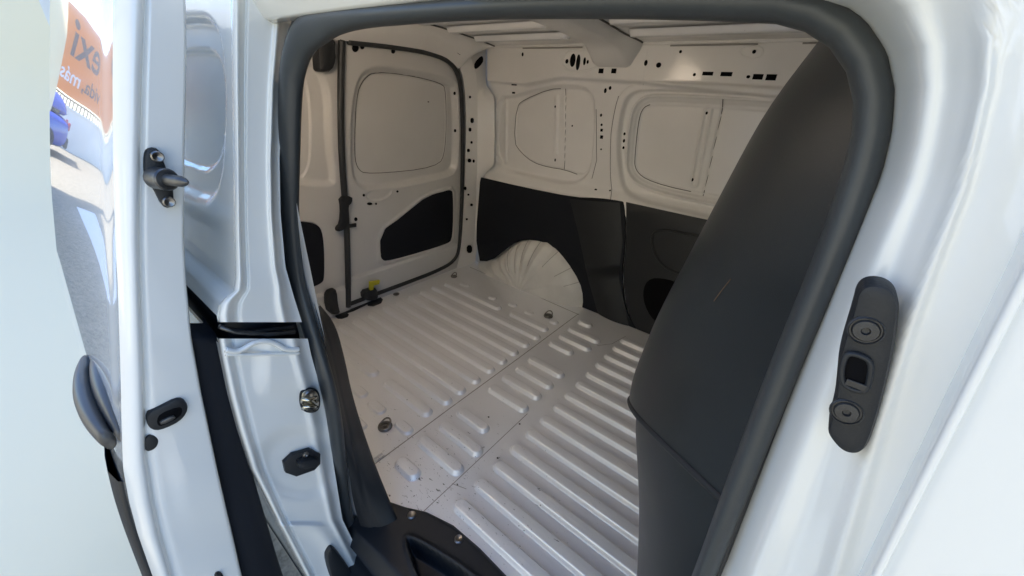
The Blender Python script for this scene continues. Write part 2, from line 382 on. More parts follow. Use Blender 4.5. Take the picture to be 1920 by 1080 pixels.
for a in [(1127, 133, 10, 8), (1151, 133, 10, 8), (1327, 138, 19, 6), (1362, 139, 20, 7), (1421, 144, 17, 9), (1446, 145, 17, 10), (1128, 244, 5, 5), (1128, 257, 6, 6), (964, 158, 12, 4), (963, 174, 7, 3)]: wall_hole(a[:2], a[2], a[3], True)
# pressed ring round the lamp slots, patch with a bolt on the cant rail
def wall_loop(pts, r, name='pressed_ridge', closed=True):
    P = smooth_closed(pts, 2) if closed else smooth_open(pts, 2)
    Q = [wall_depth(a) for a in P]
    return sweep(name, [(a[0], a[1]+.001, a[2]) for a in Q], r, r*.8, PAINT_IN, wall, n=8, closed=closed)
wall_loop([(1054, 110), (1066, 93), (1100, 93), (1122, 105), (1124, 120), (1108, 132), (1070, 135), (1056, 125)], .0045)
wall_loop([(1392, 86), (1432, 86), (1428, 109), (1388, 107)], .003)
wall_loop([(1215, 92), (1208, 118), (1206, 158)], .002, closed=False)
# loose weld dabs on the bow foot
for k in range(9):
    q = wall_depth((1119+k*5.5, 103+7*math.sin(k*1.3)+4)); lathe('weld_dab', [(.004, 0), (.003, .002), (.0005, .003)], ZINC, wall, tuple(q), (0, -1, .1), n=8)
def wall_gap(pts, r=.0016, n=60):
    Q = [wall_depth_uv(a) for a in resample(pts, n)]
    return sweep('panel_gap', Q, r, r*.7, SEAMD, wall, n=5)
def wall_depth_uv(a): return (a[0], YW-float(wall_h(np.array([[a[0]]]), np.array([[a[1]]]))[0, 0])-.0012, a[1])
wall_gap(in1[2:20]); wall_gap(ln1, n=12); wall_gap(ln2, n=14)
k0 = int(np.argmin([math.hypot(a[0]-c3[0][0], a[1]-c3[0][1]) for a in c3])); wall_gap(poly_inset(c3, .018)[-8:]+poly_inset(c3, .018)[:14])
for pl in ([(1160, 180), (1146, 250), (1145, 330), (1153, 378)], [(1118, 205), (1119, 300), (1110, 335)]): wall_gap(hity(pl, YW), .0012)
# --- wheel arch
AC = np.array([.47, -.03])
ol = np.array(smooth_open(hity([(880, 506), (893, 492), (920, 490), (945, 470), (970, 452), (1000, 449), (1035, 459), (1062, 488), (1087, 528), (1094, 558), (1092, 592)], .63), 2))
oa = np.arctan2(ol[:, 1]-AC[1], ol[:, 0]-AC[0]); orr = np.hypot(ol[:, 0]-AC[0], ol[:, 1]-AC[1]); od = np.argsort(oa)
ths = np.linspace(.0, math.pi, 161); Rth = np.interp(ths, oa[od], orr[od])*1.02
rows = []
for k, rr in enumerate(np.linspace(0.02, 1.06, 44)):
    row = []
    for j, th in enumerate(ths):
        r = rr*Rth[j]
        fl = ((.018+.004*math.sin(th*7))*(1-abs((((th+.06*math.sin(th*3.1))*3.7) % 1)*2-1)))*float(sstep((rr-.30)/.35))*float(sstep((1.04-rr)/.12))*float(sstep((th-.9)/.3))
        prof = (1-np.clip(rr, 0, 1)**3.4)
        y = .70 - .118*prof**.75 - fl + .001*math.sin(th*21+rr*9)
        row.append((AC[0]+r*math.cos(th), y, max(AC[1]+r*math.sin(th), -.004)))
    rows.append(row)
arch = loft('wheel_arch', rows, ARCHP, van)
for j, k0, k1 in ((112, 20, 41), (96, 17, 40), (84, 24, 41), (70, 22, 42), (52, 26, 42), (36, 28, 42), (24, 30, 42)):
    sweep('arch_crease', [np.array(rows[k][j])+np.array([0, -.0008, 0]) for k in range(k0, k1)], .0016, .0012, SEAMM, arch, n=5)
# --- black lower boards on the far wall
arch_edge = [(893, 489), (920, 490), (945, 470), (970, 452), (1000, 449), (1035, 459), (1062, 488), (1087, 528), (1094, 558), (1090, 588)]
b1 = hity([(895, 331), (895, 331), (985, 352), (1075, 370), (1120, 371), (1165, 377), (1170, 380), (1173, 400), (1172, 460), (1165, 520), (1172, 580), (1196, 622), (1216, 650), (1150, 632), (1092, 596)] + arch_edge[::-1], .660)
board1 = plate('lower_board', b1, lambda u, v, h: (u, .664-h, v), .006, BOARD, van, rnd=1); board1['label'] = 'black rear lower board cut round the wheel arch'
bg_px = [(1066, 372), (1083, 440), (1100, 520), (1130, 625)], [(1163, 380), (1168, 455), (1160, 520), (1180, 615)]
rows = []
for t in np.linspace(0, 1, 24):
    a = resample(bg_px[0], 24)[int(t*23)]; b = resample(bg_px[1], 24)[int(t*23)]; row = []
    for s in np.linspace(0, 1, 13):
        q = hit((a[0]+(b[0]-a[0])*s, a[1]+(b[1]-a[1])*s), 1, .655); row.append((q[0], q[1]-.016*math.sin(math.pi*s)**.8+.004, q[2]))
    rows.append(row)
loft('board_bulge', rows, BLACK, board1)
b2 = hity([(1174, 379), (1174, 379), (1320, 411), (1420, 432), (1500, 640), (1400, 760), (1260, 690), (1208, 640), (1177, 590), (1167, 520), (1174, 450)], .660)
board2 = plate('lower_board', b2, lambda u, v, h: (u, .664-h, v), .006, BLACK, van, rnd=1); board2['label'] = 'black front lower board with a moulded pocket'
pk = hity([(1226, 428), (1300, 440), (1360, 455), (1350, 540), (1290, 520), (1240, 500), (1220, 460)], .658)
sweep('moulded_rim', [(a[0], .657, a[1]) for a in smooth_closed(pk, 2)], .006, .005, BLACK, board2, n=8, closed=True)
pk = hity([(1212, 522), (1250, 522), (1290, 540), (1270, 620), (1225, 605), (1203, 560)], .656)
plate('pocket_opening', pk, lambda u, v, h: (u, .6585-h, v), .002, HOLE, board2, bevel=.0005)
# --- roof
def roof_z(y): return 1.225-.05*(y/.70)**2
roof = field('roof_panel', np.linspace(.03, 1.95, 60), np.linspace(-.76, .71, 50), lambda u, v: 0*u, lambda u, v, h: (u, v, roof_z(v)), PAINT_IN, van)
for y in (.50, .34, .18, .02, -.14):
    o = rib(.19, .69, y, .060, .020, 'roof_rib', roof); o.rotation_euler = (math.pi, 0, 0); o.location.z = roof_z(y)-roof.location.z-van.location.z
    o = rib(.92, 1.8, y, .060, .020, 'roof_rib', roof); o.rotation_euler = (math.pi, 0, 0); o.location.z = roof_z(y)-roof.location.z-van.location.z
rows = []
for y in np.linspace(-.70, .665, 40):
    z = roof_z(y); d = .034+.05*float(sstep((abs(y)-.52)/.14)); wd = 1+.25*float(sstep((abs(y)-.5)/.15))
    rows.append([(.80+dx*wd, y, z-d*k) for dx, k in ((-.09, 0), (-.085, .3), (-.062, .9), (-.05, 1), (.05, 1), (.062, .9), (.085, .3), (.09, 0))])
bow = loft('roof_bow', rows, PAINT_IN, van)
for k in (0, -1): sweep('bow_seam', [np.array(r[k])+np.array([0, 0, -.002]) for r in rows], .0035, .003, SEAMD, bow, n=6)
sweep('roof_edge_bead', [(x, .652, 1.178) for x in np.linspace(.10, 1.8, 30)], .006, .004, PAINT_IN, roof, n=8)
for x0, x1 in ((.35, .66), (1.02, 1.30), (1.42, 1.62)): box('sealer_strip', ((x0+x1)/2, .644, 1.168), (x1-x0, .003, .005), SEAMM, roof, .001)
lampb = lathe('courtesy_lamp', [(.035, 0), (.035, .012), (.03, .018), (.001, .02)], LAMP, van, (.70, -.60, roof_z(-.6)-.004), (0, .25, -1), n=20)
la = bpy.data.lights.new('courtesy_lamp_light', 'POINT'); la.energy = 1.25; la.color = (1, .82, .64); la.shadow_soft_size = .03
put(bpy.data.objects.new('courtesy_lamp_light', la), lampb, (.70, -.60, roof_z(-.6)-.055))
# --- rear end: frame, header and the two doors
def rear_pt(y, z, h=0.0): return (REAR_LEAN*z+h, y, z)
seal_px = [(652, 78), (720, 85), (790, 95), (832, 108), (855, 128), (865, 165), (868, 250), (866, 380), (862, 465), (852, 490), (820, 508), (760, 531), (700, 553), (656, 570)]
seal3 = [hit_rear(a, .015) for a in smooth_open(seal_px, 2)]
opening_seal = sweep('rear_opening_seal', seal3, .011, .010, RUBBER_D, van, n=10, ref=(1, 0, 0))
post_in = [(850, 100), (868, 135), (874, 200), (873, 300), (869, 400), (864, 470), (856, 503)]
post_mid = [(877, 95), (893, 130), (896, 200), (895, 300), (892, 400), (888, 470), (880, 506)]
A = [hit_rear(a, .022) for a in resample(smooth_open(post_in), 40)]; B = [hit_rear(a, .034) for a in resample(smooth_open(post_mid), 40)]
post = loft('rear_corner_post', [[A[i]*(1-t)+B[i]*t for t in np.linspace(0, 1, 6)] for i in range(40)], PAINT_IN, van)
grey_out = [(912, 84), (911, 158), (927, 182), (927, 308), (906, 330), (900, 420), (890, 500)]
Cc = [np.array([*hit(a, 1, .674)]) for a in resample(grey_out, 40)]
loft('corner_gusset', [[B[i]*(1-t)+Cc[i]*t+np.array([.0, .0, 0]) for t in np.linspace(0, 1, 5)] for i in range(40)], PAINT_IN, post)
hb = resample([(560, 62), (600, 70), (650, 77), (720, 84), (790, 94), (835, 108), (862, 130), (878, 110), (912, 88)], 40)
rows = []
for i, a in enumerate(hb):
    q = hit_rear(a, .02); yy = q[1]
    top = np.array([.175, min(yy*1.0+.02, .668), roof_z(min(yy, .66))-.002]); rows.append([q*(1-t)+top*t+np.array([.02*math.sin(math.pi*t), 0, 0]) for t in np.linspace(0, 1, 8)])
header = loft('rear_header', rows, PAINT_IN, van)
sweep('header_seam', [r[-1]+np.array([.0, 0, -.003]) for r in rows], .004, .003, SEAMD, header, n=6)
def on_quad(px, plane_x, poly, name, parent, mat=HOLE, t=.002):
    pl = rear(poly, plane_x); return plate(name, pl, lambda u, v, h: rear_pt(u, v, plane_x+h), t, mat, parent, bevel=.0005, rnd=1)
on_quad(None, .055, [(856, 88), (875, 88), (876, 103), (857, 103)], 'header_slot', header)
on_quad(None, .05, [(889, 118), (902, 104), (906, 108), (905, 118), (893, 130), (889, 128)], 'header_slot', header)
for px, a, b in [((881, 182), 3, 4), ((885, 226), 5, 8), ((881, 243), 4, 6), ((884, 267), 3, 4), ((878, 282), 4, 5), ((880, 301), 5, 6), ((888, 302), 3, 5), ((872, 353), 4, 5),
                 ((878, 365), 3, 3), ((884, 384), 4, 4), ((875, 411), 3, 3), ((880, 467), 8, 12)]:
    on_quad(None, .034, [(px[0]-a*.6, px[1]-b*.6), (px[0]+a*.6, px[1]-b*.6), (px[0]+a*.6, px[1]+b*.6), (px[0]-a*.6, px[1]+b*.6)], 'post_hole', post)
# large far door
dk = smooth_closed(rear([(664, 160), (680, 128), (715, 120), (800, 132), (850, 148), (862, 165), (862, 300), (852, 330), (800, 342), (700, 362), (668, 352), (656, 320), (656, 220)]), 2)
di = smooth_closed(rear([(690, 148), (712, 134), (780, 142), (835, 156), (845, 168), (844, 285), (828, 316), (696, 330), (676, 318), (672, 280), (676, 180)]), 2)
dt = rear([(712, 452), (722, 428), (745, 412), (772, 390), (792, 374), (812, 364), (845, 355), (850, 362), (849, 448), (838, 458), (726, 491), (714, 486)], .004)
dg = smooth_closed(rear([(686, 358), (738, 350), (733, 366), (712, 377), (688, 376)]), 1)
slope = rear([(664, 380), (712, 372), (760, 362), (830, 345), (850, 352), (800, 366), (770, 388), (720, 425)])
dbow = rear([(712, 500), (858, 455)])
def door_h(u, v):
    h = np.zeros_like(u)
    h -= .030*inside(sd_poly(u, v, dk), .030); h -= .006*inside(sd_poly(u, v, di), .005)
    h -= .004*(1-sstep(np.abs(sd_poly(u, v, di)-.001)/.003))
    h -= .006*inside(sd_poly(u, v, dg), .006)
    tr = sd_poly(u, v, dt); h += .006*(1-sstep((tr-.006)/.016)); h -= .006*inside(sd_poly(u, v, dt), .004)
    z0 = np.interp(u, [dbow[0][0], dbow[1][0]], [dbow[0][1], dbow[1][1]])
    h += .012*sstep((z0-v+.0)/.02)
    return h
mt = [hit_rear(a, .004) for a in [(653, 580), (650, 400), (641, 250), (640, 70)]]; mt_z = [a[2] for a in mt]; mt_y = [a[1] for a in mt]
def meet(z): return np.interp(z, mt_z, mt_y)
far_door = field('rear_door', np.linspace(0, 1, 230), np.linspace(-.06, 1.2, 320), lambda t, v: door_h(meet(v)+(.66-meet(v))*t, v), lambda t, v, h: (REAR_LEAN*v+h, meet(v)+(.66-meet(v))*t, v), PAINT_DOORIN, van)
far_door['label'] = 'wide rear door leaf on the far side'
sweep('panel_gap', [rear_pt(a[0], a[1], -.0315) for a in di], .0016, .0012, SEAMD, far_door, n=5, closed=True, ref=(1, 0, 0))
plate('lower_board', dt, lambda u, v, h: rear_pt(u, v, .001+h), .004, BOARD, far_door, rnd=2)
for px, a, b in [((666, 90), 12, 15), ((679, 87), 8, 11), ((737, 96), 7, 9), ((852, 175), 4, 6), ((853, 245), 4, 6), ((682, 366), 4, 5), ((745, 359), 4, 4), ((693, 382), 10, 5), ((705, 382), 3, 4), ((667, 411), 6, 7), ((803, 191), 3, 2)]:
    on_quad(None, .0015, [(px[0]+a*.55*math.cos(t), px[1]+b*.55*math.sin(t)) for t in np.linspace(0, 2*math.pi, 9)[:-1]], 'door_hole', far_door)
on_quad(None, -.004, [(697, 117), (722, 119), (722, 122), (697, 121)], 'door_slot', far_door)
# narrow near door
nk = smooth_closed(rear([(560, 120), (585, 110), (606, 130), (622, 180), (622, 270), (632, 330), (628, 350), (585, 350), (540, 345), (540, 200)]), 2)
ni = smooth_closed(rear([(545, 130), (575, 135), (588, 200), (588, 300), (575, 335), (545, 345)]), 2)
ntp = rear([(530, 410), (560, 415), (590, 418), (603, 430), (607, 470), (607, 520), (603, 530), (580, 540), (560, 540), (530, 520)], .004)
nbow = rear([(560, 560), (640, 535)])
def door2_h(u, v):
    h = np.zeros_like(u)
    h -= .020*inside(sd_poly(u, v, nk), .026); h -= .006*inside(sd_poly(u, v, ni), .005)
    h -= .005*inside(sd_poly(u, v, ntp), .004); h += .012*sstep((np.interp(u, [nbow[0][0], nbow[1][0]], [nbow[0][1], nbow[1][1]])-v)/.02)
    return h
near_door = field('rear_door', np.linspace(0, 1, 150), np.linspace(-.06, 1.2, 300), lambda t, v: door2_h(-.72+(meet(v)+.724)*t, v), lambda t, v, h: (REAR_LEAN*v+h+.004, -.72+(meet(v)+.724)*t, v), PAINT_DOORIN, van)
near_door['label'] = 'narrow rear door leaf on the near side'
plate('lower_board', ntp, lambda u, v, h: rear_pt(u, v, .006+h), .004, BOARD, near_door, rnd=2)
# meeting seal of the two doors, latch pieces
ms = [hit_rear(a, .016) for a in [(641, 75), (639, 160), (639, 250), (643, 330), (649, 400), (652, 480), (653, 575)]]
sweep('meeting_seal', [tuple(a) for a in smooth_open(ms)], .013, .012, RUBBER_D, near_door, n=10, ref=(1, 0, 0))
def rear_block(name, poly, x0, t, mat, parent, rnd=1): return plate(name, rear(poly, x0+t), lambda u, v, h: rear_pt(u, v, x0+h), t, mat, parent, rnd=rnd)
rear_block('hinge_check', [(597, 66), (615, 68), (633, 75), (632, 95), (634, 112), (626, 134), (604, 136), (598, 128)], .006, .045, BLACK, near_door)
rear_block('latch_bracket', [(638, 370), (662, 368), (662, 380), (654, 388), (656, 420), (646, 432), (634, 436), (632, 428), (640, 420), (642, 390)], .02, .02, BLACK, near_door)
rear_block('latch_pin', [(655, 422), (669, 419), (669, 426), (655, 428)], .012, .012, BLACK, far_door, 0)
rear_block('lower_latch', [(614, 565), (618, 550), (628, 545), (634, 545), (636, 570), (641, 590), (620, 592)], .012, .04, BLACK, near_door)
rear_block('latch_box', [(683, 548), (700, 543), (708, 541), (712, 556), (705, 566), (684, 564)], .012, .035, BLACK, far_door)
rear_block('yellow_tag', [(694, 529), (713, 526), (712, 533), (702, 536), (700, 546), (694, 546)], .03, .012, YELLOW, far_door, 0)
for nm, pl in (('striker_plate', [(684, 562), (706, 552), (722, 566), (692, 578)]), ('striker_plate', [(626, 592), (646, 584), (657, 593), (636, 600)]), ('threshold_seal', [(640, 585), (690, 560), (700, 566), (650, 590)])):
    plate(nm, hitz(pl), lambda u, v, h: (u, v, .001+h), .005, BLACK, floor, rnd=1)
# --- bulkhead behind the seats
SZ = np.array([-.02, .22, .445, .53, .584, .639, .752, .892, .985, 1.029, 1.047, 1.24]); SX = np.array([1.63, 1.577, 1.53, 1.507, 1.490, 1.483, 1.495, 1.522, 1.54, 1.555, 1.567, 1.63])
zz = np.linspace(-.02, 1.24, 64); xx = np.interp(zz, SZ, SX)
for _ in range(2): xx = np.r_[xx[0], .25*xx[:-2]+.5*xx[1:-1]+.25*xx[2:], xx[-1]]
def part_x(s, z):
    xs = np.interp(z, zz, xx); return 1.655+(xs-1.655)*math.sin(math.pi/2*min(s, 1))**1.15
def crease_z(s): return .70+(.600-.70)*min(s, 1)
prm = [(s, -.70+.20*s) for s in np.linspace(0, 1, 26)] + [(1, y) for y in np.linspace(-.46, .46, 16)] + [(s, .70-.20*s) for s in np.linspace(1, 0, 16)]
up_rows, lo_rows, cr_pts = [], [], []
for k in np.linspace(0, 1, 40):
    ru, rl = [], []
    for s, y in prm:
        c = crease_z(s); zu = c+(1.24-c)*k; zl = c+.004+(-.01-c)*k
        ru.append((part_x(s, zu), y, zu)); rl.append((part_x(s, zl)+.010*(1 if s >= 1 else s)+.002, y+(.004 if y < 0 else -.004), zl))
    up_rows.append(ru); lo_rows.append(rl)
partition = loft('partition', up_rows, PARTM, van)
loft('lower_partition_panel', lo_rows, PARTM, partition)
sweep('partition_piping', [(part_x(s, crease_z(s))+.002, y, crease_z(s)) for s, y in prm[:46]], .0045, .0045, BLACK, partition, n=8, ref=(0, 0, 1))
# pale scratch
for pts in ([(1340, 565), (1352, 548), (1372, 523)],):
    Q = []
    for a in resample(pts, 6):
        best = min(((abs(part_x(s, (q := hit(a, 1, y))[2])-q[0]), s, y) for s, y in [(t, -.70+.2*t) for t in np.linspace(.05, 1, 80)]), key=lambda r: r[0])
        q = hit(a, 1, best[2]); Q.append((q[0]-.0006, q[1]-.0006, q[2]))
    sweep('scratch', Q, .00035, .0003, material('scratched_tan', (.15, .09, .05), .7), partition, n=6)
# --- side door opening: seal
pairs = [((715, 1160), (745, 1160)), ((690, 1078), (716, 1078)), ((637, 974), (667, 974)), ((614, 802), (643, 802)), ((598, 720), (626, 720)), ((573, 640), (603, 640)), ((543, 560), (585, 560)),
         ((529, 500), (572, 500)), ((521, 400), (561, 400)), ((520, 300), (561, 300)), ((523, 157), (563, 162)), ((533, 91), (573, 106)), ((551, 51), (591, 69)), ((573, 25), (617, 56)),
         ((612, 10), (640, 53)), ((668, 1), (684, 50)), ((750, -7), (756, 46)), ((865, -13), (865, 38)), ((1000, -22), (1000, 33)), ((1200, -28), (1200, 29)), ((1400, -28), (1400, 30)), ((1530, -28), (1475, 40)),
         ((1612, 0), (1536, 72)), ((1652, 42), (1575, 105)), ((1686, 102), (1597, 150)), ((1698, 172), (1601, 200)), ((1691, 250), (1592, 270)), ((1665, 335), (1566, 362)),
         ((1600, 500), (1528, 470)), ((1500, 724), (1440, 690)), ((1404, 950), (1356, 925)), ((1350, 1085), (1305, 1065)), ((1300, 1220), (1255, 1190))]
cs, rs = [], []
for a, b in pairs:
    p, q = hit_side(a), hit_side(b); cs.append((p+q)/2); rs.append(np.linalg.norm(p-q)/2)
rs = np.clip(rs, .0095, .024)
arr = np.array([np.r_[c, r] for c, r in zip(cs, rs)]); arr = catmull(arr, 6)
arr = resample(arr, 150)
# the bulb (towards the opening) and its dark lip on the body flange
def toward(i, k):                                    # offset away from the middle of the opening
    c = np.array([1.33, arr[i, 1], .55]); d = arr[i, :3]-c; d[1] = 0
    return arr[i, :3]+d/np.linalg.norm(d)*k
door_seal = sweep('door_opening_seal', [toward(i, -arr[i, 3]*.18) for i in range(150)], arr[:, 3]*.80, np.full(150, .0125), RUBBER, van, n=24, ref=(0, 1, 0))
sweep('seal_lip', [toward(i, arr[i, 3]*.66)+np.array([0, .005, 0]) for i in range(150)], arr[:, 3]*.34, np.full(150, .0085), RUBBER_D, door_seal, n=12)
# --- rear pillar of the opening (jamb), faces forwards
def jamb(name, rowsB, rowsA, fn, mat, n=60, m=56, X=1.0, parent=van):
    Bp = resample(rowsB, n); Ap = resample(rowsA, n); R = []
    for i in range(n):
        r = []
        for t in np.linspace(0, 1, m):
            px = Bp[i]*(1-t)+Ap[i]*t; x = X+fn(t, i/(n-1), px); r.append(hit(px, 0, x))
        R.append(r)
    return loft(name, R, mat, parent)
def gauss(x, c, s): return math.exp(-((x-c)/s)**2)
def jamb_up(t, s, px):
    x = .009*gauss(t, .11, .07)-.005*gauss(t, .25, .022)
    if t < .04: x -= .02*(1-t/.04)**2
    x += -.010*float(sstep((t-.78)/.2))+.006*gauss(t, .80, .05)
    x += .006*float(sstep((s-.80)/.12))*(1-t)          # foot of the pillar swells
    return x
up_pillar = jamb('opening_pillar', [(426, -80), (432, 0), (437, 300), (438, 430), (440, 520), (437, 545), (412, 566), (406, 590), (408, 604)],
                 [(560, -80), (541, 60), (530, 157), (524, 300), (526, 400), (535, 500), (552, 560), (560, 585), (566, 604)], jamb_up, PAINT)
def jamb_low(t, s, px):
    x = .008*gauss(t, .07, .05)-.005*gauss(t, .16, .018)
    if t < .03: x -= .02*(1-t/.03)**2
    lat = math.hypot((px[0]-565)/75, (px[1]-868)/62); x -= .007*(1-float(sstep((lat-.75)/.5)))
    x += -.012*float(sstep((t-.82)/.16))+.004*gauss(t, .84, .05)
    x += .007*float(sstep((px[0]-470)/40))*float(sstep((760-px[1])/60))
    arc = abs(math.hypot((px[0]-560)/70, (px[1]-1075)/95)-1); x += .006*math.exp(-(arc/.2)**2)*(1 if px[1] > 980 else 0)
    return x
low_pillar = jamb('opening_pillar', [(408, 635), (412, 662), (428, 740), (447, 810), (470, 880), (520, 980), (572, 1080), (625, 1180)],
                  [(577, 635), (583, 664), (604, 740), (616, 805), (625, 868), (642, 974), (694, 1080), (740, 1180)], jamb_low, PAINT, n=110)
up_pillar['label'] = 'upper half of the white door pillar above the track slot'; low_pillar['label'] = 'lower half of the white door pillar with the latch parts'
for k in range(9):
    q = hit((505+2.0*math.sin(k), 70+52*k), 0, .9985); lathe('spot_weld', [(.0035, 0), (.0030, .0005), (.0018, .0001), (.0003, .0001)], PAINT, up_pillar, tuple(q), (1, 0, 0), n=12)
# track slot: a dark channel that runs back along the body side
ch = [hit(a, 0, .985) for a in [(406, 598), (566, 596), (566, 648), (404, 640)]]
rows = []
for x in np.linspace(.97, .25, 10): rows.append([(x-.03*(k in (1, 2)), p[1]+(.07 if k in (0, 3) else 0)*0, p[2]) for k, p in enumerate(ch)])
track = loft('door_track', [[tuple(c) for c in [(x, -.845, .682), (x, -.75, .682), (x, -.75, .58), (x, -.845, .58)]] for x in (.968, .05)], BLACK, van, closed=True, cap=True)
rail_pts = [hit(a, 0, .992) for a in [(412, 612), (440, 622), (500, 627), (552, 622)]]
sweep('track_rail', [tuple(a) for a in rail_pts], .005, .004, SCREW, track, n=8)
sweep('track_rail', [tuple(hit(a, 0, .99)) for a in [(420, 616), (470, 622), (550, 612)]], .003, .003, BLACK, track, n=8)
lip = [(424, 656), (445, 660), (460, 652), (478, 641), (500, 639), (520, 645), (535, 656), (560, 655)]
sweep('pressed_step', [tuple(hit(a, 0, 1.010)) for a in smooth_open(lip)], .0045, .004, PAINT, low_pillar, n=8, ref=(1, 0, 0))
sweep('pressed_step', [tuple(hit(a, 0, 1.009)) for a in smooth_open([(424, 664), (450, 665), (500, 664), (562, 662)])], .003, .003, PAINT, low_pillar, n=8, ref=(1, 0, 0))
# striker, latch hook, bumper on the pillar
jm = lambda x0: (lambda u, v, h: (x0+h, u, v))
stk = plate('striker_gasket', hitx([(562, 735), (572, 728), (590, 727), (600, 737), (601, 763), (592, 774), (572, 774), (562, 762)], 1.006), jm(1.004), .003, BLACK, low_pillar, rnd=2)
plate('striker_plate', hitx([(565, 738), (574, 731), (588, 730), (597, 739), (598, 761), (590, 771), (573, 771), (566, 760)], 1.008), jm(1.006), .004, ZINC, low_pillar, rnd=2)
q = hit((578, 738), 0, 1.010); lathe('striker_bolt', [(.009, 0), (.009, .004), (.007, .006), (.003, .005), (.0005, .004)], STEEL, low_pillar, tuple(q), (1, 0, 0), n=12)
sweep('striker_loop', [tuple(hit(a, 0, 1.009+d)) for a, d in [((567, 754), 0), ((568, 748), .018), ((580, 750), .022), ((592, 745), .018), ((594, 752), 0)]], .0035, .0035, ZINC, low_pillar, n=8, ref=(0, 0, 1))
sweep('striker_loop', [tuple(hit(a, 0, 1.009+d)) for a, d in [((568, 766), 0), ((572, 762), .010), ((590, 762), .010), ((594, 764), 0)]], .0035, .0035, ZINC, low_pillar, n=8, ref=(0, 0, 1))
lt = plate('latch_plate', hitx([(532, 868), (548, 853), (582, 843), (601, 852), (601, 870), (590, 882), (556, 894), (536, 887)], 1.002), jm(.994), .008, BLACK, low_pillar, bevel=.001, rnd=0)
plate('latch_roller', hitx([(556, 862), (596, 856), (598, 872), (560, 880)], 1.008), jm(1.002), .014, BLACK, low_pillar, bevel=.006, rnd=1)
q = hit((572, 852), 0, 1.002); lathe('latch_screw', [(.006, 0), (.006, .003), (.003, .004), (.0005, .002)], STEEL, low_pillar, tuple(q), (1, 0, 0), n=12)
plate('rubber_bumper', hitx([(613, 1056), (620, 1030), (629, 1029), (645, 1050), (672, 1090), (690, 1120), (640, 1130)], 1.02), jm(.995), .022, BLACK, low_pillar, rnd=2)
# --- black pillar cover and sill cover inside the seal
sa = resample(smooth_open([(588, 566), (600, 610), (622, 700), (640, 790), (653, 880), (665, 960), (700, 1050), (740, 1120)]), 40)
sb = resample(smooth_open([(600, 572), (628, 605), (645, 665), (661, 745), (695, 850), (735, 950), (775, 1040), (815, 1110)]), 40)
rows = []
for i in range(40):
    a = hit_side(sa[i], .012); b = hit(sb[i], 1, -.652); r = []
    for t in np.linspace(0, 1, 14):
        pnt = a*(1-t)+b*t; pnt = pnt + np.array([.010*math.sin(math.pi*t)**.7 - .004*gauss(t, .40, .05), -.008*math.sin(math.pi*t), 0]); r.append(pnt)
    r.append(b+np.array([-.02, .004, -.004])); rows.append(r)
pcover = loft('pillar_cover', rows, BLACK, van)
sweep('cover_joint', [tuple(rows[30][k]+np.array([.001, -.001, 0])) for k in range(2, 14)], .0012, .0012, SEAMM, pcover, n=6)
edge = np.array(hitz([(728, 940), (760, 951), (800, 960), (850, 985), (900, 1028), (950, 1080), (1010, 1150)])); eo = np.argsort(edge[:, 0]); edge = edge[eo]
well = smooth_closed(hitz([(758, 1012), (775, 1010), (830, 1042), (890, 1083), (960, 1150), (880, 1200), (790, 1110)]), 2)
rows = []
for x in np.linspace(.955, 1.62, 90):
    ye_ = np.interp(x, edge[:, 0], edge[:, 1]); r = []
    for t in np.linspace(0, 1, 60):
        y = ye_+(-.76-ye_)*t; h = .007
        s_ = sd_poly(np.array([x]), np.array([y]), well)[0]; h -= .055*float(sstep(-s_/.012)); h += .006*math.exp(-(s_/.006)**2)
        if t < .04: h *= t/.04
        h -= .03*float(sstep((t-.80)/.2)); r.append((x, y, h))
    rows.append(r)
sill = loft('sill_cover', rows, BLACK, van)
for px in ((772, 966), (860, 1011)):
    q = hit(px, 2, .008); lathe('cover_screw', [(.011, 0), (.011, .003), (.008, .005), (.004, .004), (.0005, .003)], STEEL, sill, (q[0], q[1], .0068), (0, 0, 1), n=14)
# --- outer quarter panel behind the pillar
_b = [(430, -40), (432, 0), (437, 300), (438, 430), (440, 520), (437, 545), (412, 566), (406, 590), (408, 640), (412, 662), (428, 740), (447, 810), (470, 880), (520, 980), (572, 1080), (625, 1180)]
_q = sorted([(h_[2], h_[1]) for h_ in (hit(a, 0, .985) for a in _b)]); QZ = [-.3]+[a[0] for a in _q]+[1.4]; QYV = [_q[0][1]]+[a[1] for a in _q]+[_q[-1][1]+.06]
def qy(z): return float(np.interp(z, QZ, QYV))
qk = smooth_closed([(.968, .99), (.945, 1.055), (.86, 1.075), (.30, 1.07), (.30, .80), (.84, .80), (.92, .83), (.955, .89)], 2)
qi = smooth_closed([(.925, .975), (.90, 1.02), (.84, 1.03), (.34, 1.02), (.34, .845), (.80, .845), (.87, .865), (.91, .90)], 2)
def q_h(u, v): return -.014*inside(sd_poly(u, v, qk), .020)-.008*inside(sd_poly(u, v, qi), .008)
Zq = np.linspace(.683, 1.32, 190); QY = np.array([qy(z) for z in Zq])
quarter = field('outer_quarter_panel', np.linspace(.0, .988, 220), Zq, q_h, lambda u, v, h: (u, np.interp(v, Zq, QY)-h, v), PAINT, van)
Zl = np.linspace(-.2, .640, 40)
field('lower_quarter_panel', np.linspace(.0, .988, 20), Zl, lambda u, v: 0*u, lambda u, v, h: (u, np.vectorize(qy)(v), v), PAINT, quarter)
